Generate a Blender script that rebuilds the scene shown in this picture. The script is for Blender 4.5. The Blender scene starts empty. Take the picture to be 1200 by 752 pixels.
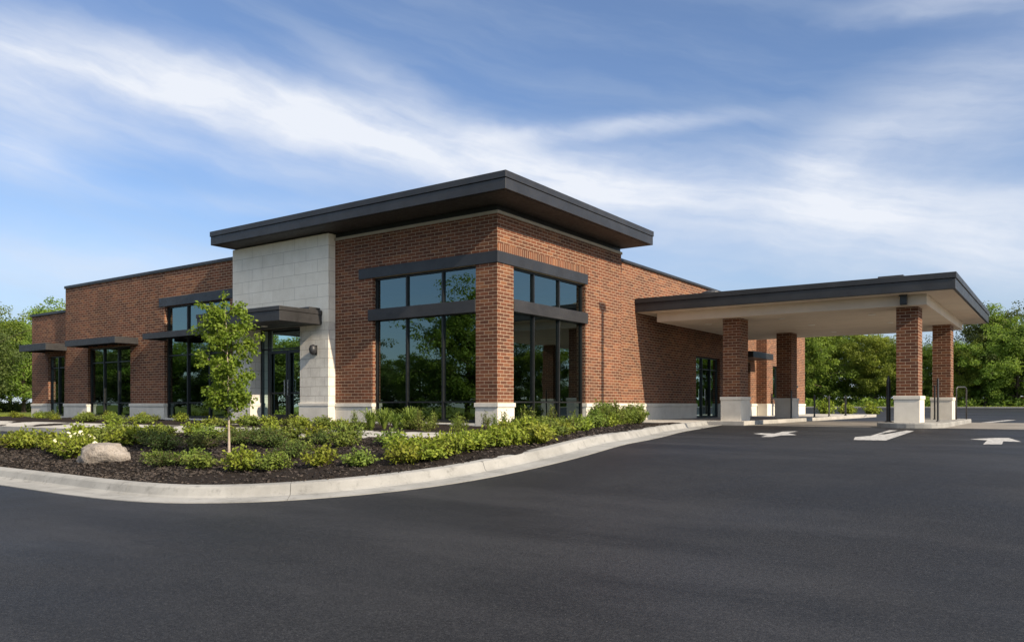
import bpy, bmesh, math, random
import numpy as np
from mathutils import Vector, Matrix

random.seed(7)
S = bpy.context.scene
COL = S.collection
R = math.radians

# ------------------------------------------------------------------ node helpers
class NT:
    def __init__(s, tree):
        s.t = tree
    def n(s, typ, **kw):
        nd = s.t.nodes.new(typ)
        for k, v in kw.items():
            if k == 'i':
                for kk, vv in v.items():
                    s.set(nd.inputs[kk], vv)
            else:
                setattr(nd, k, v)
        return nd
    def set(s, sock, v):
        if isinstance(v, bpy.types.NodeSocket):
            s.t.links.new(v, sock)
        elif isinstance(v, (tuple, list)) and sock.type == 'RGBA' and len(v) == 3:
            sock.default_value = (*v, 1)
        else:
            sock.default_value = v
    def m(s, op, a, b=0.0, c=None, clamp=False):
        nd = s.t.nodes.new('ShaderNodeMath'); nd.operation = op; nd.use_clamp = clamp
        s.set(nd.inputs[0], a); s.set(nd.inputs[1], b)
        if c is not None: s.set(nd.inputs[2], c)
        return nd.outputs[0]
    def dot(s, v, c):
        nd = s.t.nodes.new('ShaderNodeVectorMath'); nd.operation = 'DOT_PRODUCT'
        s.set(nd.inputs[0], v); nd.inputs[1].default_value = c
        return nd.outputs['Value']
    def xyz(s, x, y, z):
        nd = s.t.nodes.new('ShaderNodeCombineXYZ')
        for i, v in enumerate((x, y, z)): s.set(nd.inputs[i], v)
        return nd.outputs[0]
    def noise(s, vec, scale, detail=4, rough=.55, dist=0.0):
        nd = s.n('ShaderNodeTexNoise', i={'Scale': scale, 'Detail': detail, 'Roughness': rough, 'Distortion': dist})
        if vec is not None: s.set(nd.inputs['Vector'], vec)
        return nd.outputs[0]
    def ramp(s, fac, a, b, c0=0.0, c1=1.0, smooth=True):
        nd = s.t.nodes.new('ShaderNodeMapRange'); nd.interpolation_type = 'SMOOTHSTEP' if smooth else 'LINEAR'
        s.set(nd.inputs[0], fac)
        for k, v in zip((1, 2, 3, 4), (a, b, c0, c1)): nd.inputs[k].default_value = v
        return nd.outputs[0]
    def mix(s, fac, a, b, mode='MIX'):
        nd = s.t.nodes.new('ShaderNodeMix'); nd.data_type = 'RGBA'; nd.blend_type = mode
        s.set(nd.inputs[0], fac); s.set(nd.inputs[6], a); s.set(nd.inputs[7], b)
        return nd.outputs[2]
    def bump(s, height, strength, dist):
        return s.n('ShaderNodeBump', i={'Height': height, 'Strength': strength, 'Distance': dist}).outputs[0]

def new_mat(name):
    m = bpy.data.materials.new(name); m.use_nodes = True
    nt = m.node_tree
    bsdf = nt.nodes['Principled BSDF']
    N = NT(nt)
    N.bsdf = bsdf
    N.mat = m
    return N

def P(N, **kw):
    for k, v in kw.items():
        N.set(N.bsdf.inputs[k.replace('_', ' ')], v)

def ocoord(N):
    return N.n('ShaderNodeTexCoord').outputs['Object']

# ------------------------------------------------------------------ materials
M = {}

def brick_mat(name, soldier=False):
    N = new_mat(name); oc = ocoord(N)
    sp = N.n('ShaderNodeSeparateXYZ', i={0: oc})
    u = N.m('ADD', sp.outputs[0], sp.outputs[1]); z = sp.outputs[2]
    v = N.xyz(z, u, 0.0) if soldier else N.xyz(u, z, 0.0)
    def brick(c1, c2, mort):
        b = N.n('ShaderNodeTexBrick', offset=0.0 if soldier else 0.5, i={'Vector': v, 'Scale': 1.0, 'Mortar Size': .0063, 'Mortar Smooth': .25,
              'Bias': 0.0, 'Brick Width': .31, 'Row Height': .1016, 'Color1': c1, 'Color2': c2, 'Mortar': mort})
        return b
    b = brick((.176, .067, .035), (.072, .032, .021), (.40, .315, .235))
    b2 = brick((0, 0, 0), (1, 1, 1), (.5, .5, .5))
    rnd = N.ramp(b2.outputs[0], .75, .97)
    col = N.mix(N.m('MULTIPLY', rnd, .75), b.outputs[0], (.25, .108, .052))
    face = N.noise(oc, 30, 5, .65)
    big = N.noise(oc, .55, 3, .5)
    k = N.m('ADD', N.ramp(face, .25, .75, .80, 1.2), N.ramp(big, .3, .7, -.16, .12))
    drip = N.noise(N.xyz(N.m('MULTIPLY', u, 3.2), N.m('MULTIPLY', z, .35), 0.0), 1.0, 5, .65)
    k = N.m('SUBTRACT', k, N.ramp(drip, .52, .78, 0, .22))
    colv = N.n('ShaderNodeVectorMath', operation='SCALE', i={0: col, 'Scale': k}).outputs[0]
    colm = N.mix(b.outputs['Fac'], colv, (.46, .37, .265))
    hgt = N.m('SUBTRACT', N.m('MULTIPLY', face, .25), b.outputs['Fac'])
    P(N, Base_Color=colm, Roughness=.88, Normal=N.bump(hgt, .8, .008))
    N.bsdf.inputs['Specular IOR Level'].default_value = .25
    M[name] = N.mat
brick_mat('brick'); brick_mat('brick_soldier', True)

def stone_mat(name, c0, c1, joints=None, jcol=(.30, .27, .23), rough_bump=.3):
    N = new_mat(name); oc = ocoord(N)
    a = N.noise(oc, 2.2, 6, .6); b = N.noise(oc, 42, 4, .6)
    f = N.m('ADD', N.m('MULTIPLY', a, .6), N.m('MULTIPLY', b, .4))
    col = N.mix(N.ramp(f, .35, .65), c0, c1)
    sp = N.n('ShaderNodeSeparateXYZ', i={0: oc})
    streak = N.noise(N.xyz(N.m('MULTIPLY', N.m('ADD', sp.outputs[0], sp.outputs[1]), 6.0), N.m('MULTIPLY', sp.outputs[2], .5), 0.0), 1.0, 4, .6)
    col = N.mix(N.ramp(streak, .5, .8, 0, .35), col, tuple(x * .72 for x in c0))
    h = N.m('MULTIPLY', b, .5)
    if joints:
        v = N.xyz(N.m('ADD', sp.outputs[0], sp.outputs[1]), sp.outputs[2], 0.0)
        bt = N.n('ShaderNodeTexBrick', i={'Vector': v, 'Scale': 1.0, 'Mortar Size': .009, 'Mortar Smooth': .3, 'Brick Width': joints[0], 'Row Height': joints[1],
                 'Color1': (.0, .0, .0), 'Color2': (1, 1, 1), 'Mortar': (.5, .5, .5)})
        col = N.mix(N.m('MULTIPLY', bt.outputs[0], .16), col, tuple(x * .7 for x in c0))
        col = N.mix(N.m('MULTIPLY', bt.outputs['Fac'], .75), col, jcol)
        h = N.m('SUBTRACT', h, bt.outputs['Fac'])
    P(N, Base_Color=col, Roughness=.9, Normal=N.bump(h, rough_bump, .008))
    N.bsdf.inputs['Specular IOR Level'].default_value = .2
    M[name] = N.mat
stone_mat('limestone', (.56, .525, .46), (.66, .625, .555))
stone_mat('tower_stone', (.71, .665, .575), (.80, .76, .675), (1.15, .42), (.40, .37, .32))
stone_mat('rough_stone', (.56, .53, .475), (.72, .69, .62), (.46, .31), (.38, .355, .31), 1.0)
stone_mat('trim_stone', (.33, .29, .23), (.38, .34, .28))

def metal(name, col, rough, met=.0, var=.25):
    N = new_mat(name); oc = ocoord(N)
    a = N.noise(oc, 1.3, 5, .6)
    c = N.mix(N.ramp(a, .3, .7), tuple(x * (1 - var) for x in col), tuple(x * (1 + var) for x in col))
    P(N, Base_Color=c, Roughness=N.ramp(N.noise(oc, 9, 3), .3, .7, rough - .06, rough + .08), Metallic=met)
    M[name] = N.mat
metal('dark_metal', (.021, .022, .025), .45)
metal('grey_metal', (.024, .0235, .0245), .5)
metal('bronze_soffit', (.042, .038, .035), .6)
metal('frame_metal', (.010, .0105, .011), .4)
metal('black_metal', (.012, .012, .013), .38)
metal('post_metal', (.055, .055, .058), .35, .3)
metal('steel', (.55, .55, .54), .25, 1.0, .1)
metal('cream_paint', (.62, .53, .425), .7, 0, .05)
metal('white_lamp', (.75, .73, .68), .4, 0, .03)
metal('interior_dark', (.06, .058, .053), .9, 0, .3)
metal('interior_floor', (.11, .10, .085), .6, 0, .3)
metal('interior_pale', (.22, .21, .18), .9, 0, .2)

def glass_mat(name, tint, refl):
    N = new_mat(name); nt = N.t
    nt.nodes.remove(N.bsdf)
    out = nt.nodes['Material Output']
    oc = ocoord(N)
    bmp = N.bump(N.noise(oc, .7, 2, .5), .05, .05)
    gl = N.n('ShaderNodeBsdfAnisotropic', i={'Color': (.46, .60, .60), 'Roughness': .004, 'Normal': bmp})
    tr = N.n('ShaderNodeBsdfTransparent', i={'Color': tint})
    lw = N.n('ShaderNodeFresnel', i={'IOR': 1.5})
    fac = N.m('ADD', N.m('MULTIPLY', lw.outputs[0], 1.0), refl, clamp=True)
    mx = N.n('ShaderNodeMixShader', i={0: fac, 1: tr.outputs[0], 2: gl.outputs[0]})
    nt.links.new(mx.outputs[0], out.inputs[0])
    M[name] = N.mat
glass_mat('glass', (.16, .22, .17), .25)

def concrete_mat(name, c0, c1, stain=.35):
    N = new_mat(name); oc = ocoord(N)
    a = N.noise(oc, .9, 6, .65); b = N.noise(oc, 60, 4, .6); c = N.noise(oc, 5, 5, .7)
    col = N.mix(N.ramp(a, .35, .65), c0, c1)
    col = N.mix(N.ramp(c, .52, .75, 0, stain), col, tuple(x * .55 for x in c0))
    col = N.mix(N.ramp(b, .55, .75, 0, .25), col, tuple(x * .6 for x in c0))
    P(N, Base_Color=col, Roughness=.9, Normal=N.bump(b, .35, .006))
    N.bsdf.inputs['Specular IOR Level'].default_value = .25
    M[name] = N.mat
concrete_mat('kerb_concrete', (.212, .211, .202), (.30, .299, .288), .75)
concrete_mat('walk_concrete', (.32, .31, .285), (.41, .395, .365))
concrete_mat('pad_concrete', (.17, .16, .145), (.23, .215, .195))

def asphalt_mat():
    N = new_mat('asphalt'); oc = ocoord(N)
    n1 = N.noise(oc, 170, 3, .75); n2 = N.noise(oc, .16, 5, .6, .6); n3 = N.noise(oc, 1.6, 6, .65)
    mp = N.n('ShaderNodeMapping', i={'Vector': oc, 'Rotation': (0, 0, R(12)), 'Scale': (.22, .75, 1)})
    n4 = N.noise(mp.outputs[0], 1.0, 5, .6)
    vor = N.n('ShaderNodeTexVoronoi', i={'Vector': oc, 'Scale': 85.0})
    base = N.mix(N.ramp(n2, .3, .7), (.0058, .0062, .0074), (.0215, .0225, .0255))
    base = N.mix(N.ramp(n3, .4, .75, 0, .6), base, (.010, .0102, .0115))
    base = N.mix(N.ramp(n4, .42, .70, 0, .6), base, (.036, .0365, .040))
    spk = N.ramp(N.m('MAXIMUM', n1, N.noise(oc, 75, 2, .8)), .62, .78)
    base = N.mix(N.m('MULTIPLY', spk, .8), base, (.13, .13, .13))
    n5 = N.noise(oc, 34, 3, .8)
    base = N.mix(N.m('MULTIPLY', N.ramp(n5, .45, .72), .55), base, (.042, .043, .046))
    spd = N.ramp(n1, .44, .30)
    base = N.mix(N.m('MULTIPLY', spd, .7), base, (.012, .012, .013))
    g1 = N.noise(oc, 95, 2, .9); g2 = N.noise(oc, 42, 2, .8)
    gr = N.m('MULTIPLY', N.ramp(g1, .33, .68, .36, 1.35, False), N.ramp(g2, .32, .68, .72, 1.3, False))
    base = N.n('ShaderNodeVectorMath', operation='SCALE', i={0: base, 'Scale': gr}).outputs[0]
    hgt = N.m('ADD', N.m('MULTIPLY', vor.outputs[0], -.8), N.m('MULTIPLY', g1, .9))
    P(N, Base_Color=base, Roughness=N.ramp(n2, .35, .65, .50, .66), Normal=N.bump(hgt, .38, .006))
    N.bsdf.inputs['Specular IOR Level'].default_value = .16
    M['asphalt'] = N.mat
asphalt_mat()

def mulch_mat():
    N = new_mat('mulch'); oc = ocoord(N)
    a = N.noise(oc, 28, 6, .75); b = N.n('ShaderNodeTexVoronoi', i={'Vector': oc, 'Scale': 40.0})
    isl = N.n('ShaderNodeNewGeometry').outputs['Random Per Island']
    col = N.mix(N.ramp(a, .35, .7), (.010, .0085, .0075), (.033, .026, .022))
    col = N.mix(N.m('MULTIPLY', b.outputs[0], .5), col, (.026, .017, .013))
    P(N, Base_Color=col, Roughness=.95, Normal=N.bump(N.m('ADD', a, b.outputs[0]), 1.0, .03))
    N.bsdf.inputs['Specular IOR Level'].default_value = .15
    M['mulch'] = N.mat
    N = new_mat('mulch_chip')
    isl = N.n('ShaderNodeNewGeometry').outputs['Random Per Island']
    c = N.mix(isl, (.010, .008, .007), (.055, .042, .034))
    P(N, Base_Color=c, Roughness=.9); M['mulch_chip'] = N.mat
mulch_mat()

def grass_mat():
    N = new_mat('grass'); oc = ocoord(N)
    a = N.noise(oc, .25, 5, .6); b = N.noise(oc, 14, 5, .7)
    col = N.mix(N.ramp(a, .35, .65), (.085, .12, .022), (.14, .165, .035))
    col = N.mix(N.ramp(b, .4, .7, 0, .5), col, (.05, .075, .016))
    P(N, Base_Color=col, Roughness=.95, Normal=N.bump(b, .8, .05))
    N.bsdf.inputs['Specular IOR Level'].default_value = .1
    M['grass'] = N.mat
grass_mat()

def leaf_mat(name, c0, c1, c2, trans=.35, clump=1.5):
    N = new_mat(name); nt = N.t
    g = N.n('ShaderNodeNewGeometry'); isl = g.outputs['Random Per Island']
    oc = ocoord(N)
    oi = N.n('ShaderNodeObjectInfo').outputs['Random']
    vadd = N.n('ShaderNodeVectorMath', operation='ADD', i={0: oc, 1: N.xyz(N.m('MULTIPLY', oi, 37.0), 0.0, 0.0)}).outputs[0]
    cl = N.ramp(N.noise(vadd, clump, 3, .6), .35, .65)
    col = N.mix(isl, c0, c1)
    col = N.mix(N.m('MULTIPLY', cl, .65), col, c2)
    hs = N.n('ShaderNodeHueSaturation', i={'Color': col, 'Hue': N.m('ADD', .485, N.m('MULTIPLY', oi, .03)), 'Value': N.m('ADD', .82, N.m('MULTIPLY', oi, .36))}).outputs[0]
    P(N, Base_Color=hs, Roughness=.62)
    N.bsdf.inputs['Specular IOR Level'].default_value = .25
    tl = N.n('ShaderNodeBsdfTranslucent', i={'Color': N.mix(1.0, hs, (1.0, 1.0, .55), 'MULTIPLY')})
    mx = N.n('ShaderNodeMixShader', i={0: trans, 1: N.bsdf.outputs[0], 2: tl.outputs[0]})
    nt.links.new(mx.outputs[0], nt.nodes['Material Output'].inputs[0])
    M[name] = N.mat
leaf_mat('leaf_bright', (.18, .235, .024), (.30, .34, .045), (.12, .17, .020), .35, 5)
leaf_mat('leaf_mid', (.12, .17, .026), (.215, .265, .048), (.075, .115, .020), .32, 5)
leaf_mat('leaf_dark', (.065, .10, .022), (.125, .165, .036), (.04, .065, .016), .3, 5)
leaf_mat('leaf_gold', (.22, .24, .03), (.31, .31, .05), (.15, .18, .025), .35, 6)
leaf_mat('leaf_young', (.125, .19, .018), (.22, .275, .032), (.085, .13, .013), .42, 2.5)
leaf_mat('leaf_wood', (.155, .24, .036), (.255, .34, .058), (.095, .155, .028), .48, .45)
leaf_mat('leaf_wood_light', (.19, .28, .042), (.29, .37, .062), (.15, .20, .03), .50, .45)
leaf_mat('leaf_wood_dark', (.085, .125, .034), (.15, .19, .05), (.055, .085, .026), .45, .5)

def simple(name, c0, c1, scale, rough=.9, bump=.5, dist=.02):
    N = new_mat(name); oc = ocoord(N)
    a = N.noise(oc, scale, 6, .7)
    P(N, Base_Color=N.mix(N.ramp(a, .3, .7), c0, c1), Roughness=rough, Normal=N.bump(a, bump, dist))
    N.bsdf.inputs['Specular IOR Level'].default_value = .2
    M[name] = N.mat
simple('bark', (.05, .036, .026), (.11, .085, .062), 9)
simple('bark_young', (.29, .235, .185), (.40, .335, .275), 14, .85, .4, .01)
simple('stem', (.07, .055, .03), (.11, .085, .05), 20)
simple('petal', (.62, .60, .36), (.78, .76, .55), 12, .7, .1)
simple('road_paint', (.16, .16, .16), (.52, .515, .50), 11, .75, .4, .004)

def boulder_mat():
    N = new_mat('boulder'); oc = ocoord(N)
    a = N.noise(oc, 3.2, 7, .65); b = N.noise(oc, 26, 5, .7)
    col = N.mix(N.ramp(a, .3, .7), (.19, .165, .14), (.36, .325, .29))
    col = N.mix(N.ramp(b, .5, .72, 0, .6), col, (.085, .066, .052))
    P(N, Base_Color=col, Roughness=.92, Normal=N.bump(N.m('ADD', a, N.m('MULTIPLY', b, .6)), 1.0, .06))
    M['boulder'] = N.mat
boulder_mat()

# ------------------------------------------------------------------ object helpers
def tag(o, label=None, cat=None, group=None, kind=None):
    if label: o['label'] = label
    if cat: o['category'] = cat
    if group: o['group'] = group
    if kind: o['kind'] = kind
    return o

def empty(name, loc, label, cat, group=None, rz=0):
    o = bpy.data.objects.new(name, None); COL.objects.link(o)
    o.location = loc; o.rotation_euler = (0, 0, rz); o.empty_display_size = .3
    return tag(o, label, cat, group)

def link_mesh(name, me, mat, parent=None):
    for m in (mat if isinstance(mat, (list, tuple)) else [mat]): me.materials.append(M[m])
    o = bpy.data.objects.new(name, me); COL.objects.link(o)
    if parent is not None: o.parent = parent
    return o

def dup(o, parent=None):
    c = o.copy(); COL.objects.link(c)
    if parent is not None: c.parent = parent
    for ch in list(o.children): dup(ch, c)
    return c

class MB:
    """collects shapes for ONE mesh"""
    def __init__(s): s.v = []; s.f = []; s.mi = []; s.cur = 0
    def face(s, pts):
        b = len(s.v); s.v.extend(tuple(p) for p in pts); s.f.append(tuple(range(b, b + len(pts)))); s.mi.append(s.cur)
    def box(s, x0, x1, y0, y1, z0, z1):
        b = len(s.v)
        s.v += [(x0, y0, z0), (x1, y0, z0), (x1, y1, z0), (x0, y1, z0), (x0, y0, z1), (x1, y0, z1), (x1, y1, z1), (x0, y1, z1)]
        for q in ((0, 3, 2, 1), (4, 5, 6, 7), (0, 1, 5, 4), (1, 2, 6, 5), (2, 3, 7, 6), (3, 0, 4, 7)):
            s.f.append(tuple(b + i for i in q)); s.mi.append(s.cur)
    def prism(s, poly, z0, z1):
        n = len(poly); b = len(s.v)
        s.v += [(p[0], p[1], z0) for p in poly] + [(p[0], p[1], z1) for p in poly]
        s.f.append(tuple(b + n + i for i in range(n))); s.mi.append(s.cur)
        s.f.append(tuple(b + n - 1 - i for i in range(n))); s.mi.append(s.cur)
        for i in range(n):
            j = (i + 1) % n
            s.f.append((b + i, b + j, b + n + j, b + n + i)); s.mi.append(s.cur)
    def tube(s, pts, rads, seg=8, cap=True):
        pts = [Vector(p) for p in pts]; b0 = len(s.v); n = len(pts)
        up = Vector((0, 0, 1))
        for i, p in enumerate(pts):
            t = (pts[min(i + 1, n - 1)] - pts[max(i - 1, 0)]).normalized()
            a = t.cross(Vector((1, 0, 0)) if abs(t.x) < .8 else Vector((0, 1, 0))).normalized(); c = t.cross(a)
            r = rads[i] if isinstance(rads, (list, tuple)) else rads
            for k in range(seg):
                w = 2 * math.pi * k / seg
                s.v.append(tuple(p + a * (math.cos(w) * r) + c * (math.sin(w) * r)))
        for i in range(n - 1):
            for k in range(seg):
                k2 = (k + 1) % seg
                s.f.append((b0 + i * seg + k, b0 + i * seg + k2, b0 + (i + 1) * seg + k2, b0 + (i + 1) * seg + k)); s.mi.append(s.cur)
        if cap:
            s.f.append(tuple(b0 + k for k in range(seg))); s.mi.append(s.cur)
            s.f.append(tuple(b0 + (n - 1) * seg + k for k in range(seg))); s.mi.append(s.cur)
    def build(s, name, mat, parent=None, bevel=0.0, smooth=False, seg=2, weld=False):
        me = bpy.data.meshes.new(name); me.from_pydata(s.v, [], s.f); 
        me.polygons.foreach_set('material_index', s.mi)
        if smooth: me.polygons.foreach_set('use_smooth', [True] * len(me.polygons))
        bm = bmesh.new(); bm.from_mesh(me)
        if weld: bmesh.ops.remove_doubles(bm, verts=bm.verts, dist=1e-4)
        bmesh.ops.recalc_face_normals(bm, faces=bm.faces); bm.to_mesh(me); bm.free()
        me.update()
        o = link_mesh(name, me, mat, parent)
        if bevel:
            md = o.modifiers.new('edge', 'BEVEL'); md.width = bevel; md.segments = seg; md.limit_method = 'ANGLE'
        return o

# ------------------------------------------------------------------ terrain
def ss(a, b, t):
    t = min(1.0, max(0.0, (t - a) / (b - a))); return t * t * (3 - 2 * t)
def h(y): return -.1 - .56 * ss(-4, -12.5, y) + .42 * ss(38, 68, y)
YS = sorted(set([-400, -150, -80, -40, -20, -14] + [-13 + i * .5 for i in range(20)] + [-3, 0, 5, 10, 20, 30] + [36 + i * 2 for i in range(18)] + [80, 120, 200, 400, 900]))

def sheet(name, x0, x1, y0, y1, dz, mat, nx=1):
    ys = [y0] + [y for y in YS if y0 < y < y1] + [y1]
    mb = MB()
    for i in range(nx):
        xa, xb = x0 + (x1 - x0) * i / nx, x0 + (x1 - x0) * (i + 1) / nx
        for a, b in zip(ys, ys[1:]):
            mb.face([(xa, a, h(a) + dz), (xb, a, h(a) + dz), (xb, b, h(b) + dz), (xa, b, h(b) + dz)])
    o = mb.build(name, mat, weld=True)
    return tag(o, kind='structure')

def slab(name, x0, x1, y0, y1, dz, mat, thick=.25, joints=None):
    """paving that follows the fall of the ground, with sides; joints = panel length along x"""
    mb = MB()
    ys = [y0] + [y for y in YS if y0 < y < y1] + [y1]
    xs = [x0]
    if joints:
        while xs[-1] + joints < x1 - .3: xs.append(xs[-1] + joints)
    xs.append(x1)
    for xa, xb in zip(xs, xs[1:]):
        g = .006 if joints else 0
        a0, b0 = xa + g, xb - g
        top = lambda y: h(y) + dz
        for a, b in zip(ys, ys[1:]):
            mb.face([(a0, a, top(a)), (b0, a, top(a)), (b0, b, top(b)), (a0, b, top(b))])
            mb.face([(a0, a, top(a)), (a0, b, top(b)), (a0, b, top(b) - thick), (a0, a, top(a) - thick)])
            mb.face([(b0, a, top(a)), (b0, b, top(b)), (b0, b, top(b) - thick), (b0, a, top(a) - thick)])
        mb.face([(a0, y0, top(y0)), (b0, y0, top(y0)), (b0, y0, top(y0) - thick), (a0, y0, top(y0) - thick)])
        mb.face([(a0, y1, top(y1)), (b0, y1, top(y1)), (b0, y1, top(y1) - thick), (a0, y1, top(y1) - thick)])
    return tag(mb.build(name, mat, weld=True), kind='structure')

sheet('ground', -900, 900, -400, 900, -.03, 'grass', 6)
sheet('road', -75, 140, -34, 69, 0.0, 'asphalt', 4)
sheet('concrete_pavement', 3.77, 34, 9.9, 19.6, .006, 'pad_concrete', 1)

# kerb with gutter: swept along the edge of the planting island
def catmull(pts, step=.25):
    out = []
    P4 = [pts[0]] + list(pts) + [pts[-1]]
    for i in range(1, len(P4) - 2):
        p0, p1, p2, p3 = [np.array(q, float) for q in P4[i - 1:i + 3]]
        n = max(2, int(np.hypot(*(p2 - p1)) / step))
        for k in range(n):
            t = k / n
            out.append(.5 * ((2 * p1) + (-p0 + p2) * t + (2 * p0 - 5 * p1 + 4 * p2 - p3) * t * t + (-p0 + 3 * p1 - 3 * p2 + p3) * t ** 3))
    out.append(np.array(pts[-1], float))
    return out

PROFILE = [(-.0, -.12), (.0, .012), (.46, .006), (.50, .03), (.545, .125), (.565, .143), (.59, .15), (.74, .15), (.76, .14), (.76, -.12)]
def kerb(name, pts, profile=PROFILE, joint=3.0, mat='kerb_concrete'):
    line = catmull(pts)
    mb = MB()
    n = len(line); nrm = []
    for i in range(n):
        t = line[min(i + 1, n - 1)] - line[max(i - 1, 0)]; t = t / np.hypot(*t)
        nrm.append(np.array([-t[1], t[0]]))
    def ring(p, nn):
        r = []
        for o, dz in profile:
            q = p + nn * o; r.append((q[0], q[1], h(q[1]) + dz))
        return r
    acc = 0; prev = ring(line[0], nrm[0]); start = True
    for i in range(1, n):
        seglen = np.hypot(*(line[i] - line[i - 1])); acc += seglen
        cur = ring(line[i], nrm[i])
        if acc > joint:
            t = (line[i] - line[i - 1]) / seglen
            cut = ring(line[i] - t * .007, nrm[i])
            for k in range(len(profile) - 1): mb.face([prev[k], cut[k], cut[k + 1], prev[k + 1]])
            mb.face(cut[::-1]); mb.face(cur); acc = 0
        else:
            for k in range(len(profile) - 1): mb.face([prev[k], cur[k], cur[k + 1], prev[k + 1]])
        prev = cur
    mb.face(prev)
    return tag(mb.build(name, mat, weld=True), kind='structure'), line, nrm

KERB = [(-70, -12.3), (-40, -12.3), (-20, -12.3), (-10, -12.3), (-5, -12.3), (-1.1, -12.35), (1.4, -12.4), (2.8, -12.3), (3.7, -12.0), (4.55, -11.4), (5.34, -10.5), (5.9, -9.6),
        (6.25, -8.7), (6.5, -7.5), (6.55, -6.1), (6.25, -4.0), (5.55, -1.1), (4.65, 2.1), (3.75, 6.0), (2.95, 9.75)]
_, kl, kn = kerb('kerb', KERB)
SIMPLE = [(0, -.1), (.0, .10), (.03, .145), (.15, .15), (.16, -.1)]
# slip lane by the front walk, ended by the planting island
tag(slab('front_path', -70, 2.5, -6.5, -4.9, .155, 'walk_concrete', .3, 1.5), kind='structure')
slab('entrance_path', -10.6, -8.2, -4.89, -.32, .12, 'walk_concrete', .2)
lane_kerb_pts = [(-8.6, -8.9), (-70, -8.9)]
kerb('lane_kerb', [(-70, -8.72), (-30, -8.72), (-9.0, -8.72), (-8.2, -8.4), (-8.0, -7.6), (-8.2, -6.9), (-8.8, -6.56)], [(-.15, -.1), (-.15, .14), (-.12, .15), (.0, .145), (.02, .1), (.02, -.1)])
# walkway beside the drive-through lane
mb = MB(); mb.prism([(-.2, 8.35), (-.2, 7.62), (.02, 7.62), (.02, 7.2), (2.9, 5.55), (3.1, 6.0), (2.55, 8.3), (2.3, 9.795)], -.15, .052)
tag(mb.build('side_path', 'walk_concrete', bevel=.01), kind='structure')
mb = MB()
yy = 9.8
while yy < 33.5:
    y2 = min(yy + 2.0, 33.8)
    mb.box(-.22, 3.75, yy + .006, y2 - .006, -.16, .055); yy = y2
tag(mb.build('walkway', 'walk_concrete', bevel=.02), kind='structure')
# island that carries the two outer columns
mb = MB(); poly = []
for k in range(13):
    a = math.pi + math.pi * k / 12; poly.append((9.02 + .98 * math.cos(a), 10.25 + .75 * math.sin(a)))
for k in range(13):
    a = math.pi * k / 12; poly.append((9.02 + .98 * math.cos(a), 19.0 + .7 * math.sin(a)))
mb.prism(poly, -.2, .06)
tag(mb.build('island_kerb', 'kerb_concrete', bevel=.03), kind='structure')
# kerb and verge at the far side of the lot
mb = MB(); mb.box(-75, 140, 69, 69.25, .2, .44)
tag(mb.build('far_kerb', 'kerb_concrete', bevel=.02), kind='structure')

# painted arrows on the asphalt
def paint(name, poly):
    mb = MB(); mb.face([(x, y, h(y) + .004) for x, y in poly])
    o = mb.build(name, 'road_paint'); return tag(o, kind='structure')
paint('road_marking', [(6.62, 2.0), (6.68, 2.5), (7.06, 2.35), (6.8, 3.95), (7.06, 4.5), (7.22, 2.95), (7.79, 1.7), (7.53, 1.3), (7.64, .23), (7.43, .09), (7.26, 1.1)])
paint('road_marking', [(9.5, -.3), (10.11, -.24), (9.66, 6.6), (9.42, 7.0), (9.46, 3.4), (9.30, 3.4), (9.2, 6.9), (8.96, 7.0), (9.36, 2.2), (9.22, 1.2)])
paint('road_marking', [(11.89, -.92), (12.18, -.72), (12.12, .72), (12.43, .66), (12.11, 2.70), (11.86, 2.52), (11.47, 1.45), (11.82, 1.02)])
paint('road_marking', [(10.25, 19.9), (10.6, 19.9), (11.2, 27), (10.85, 27)])

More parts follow.
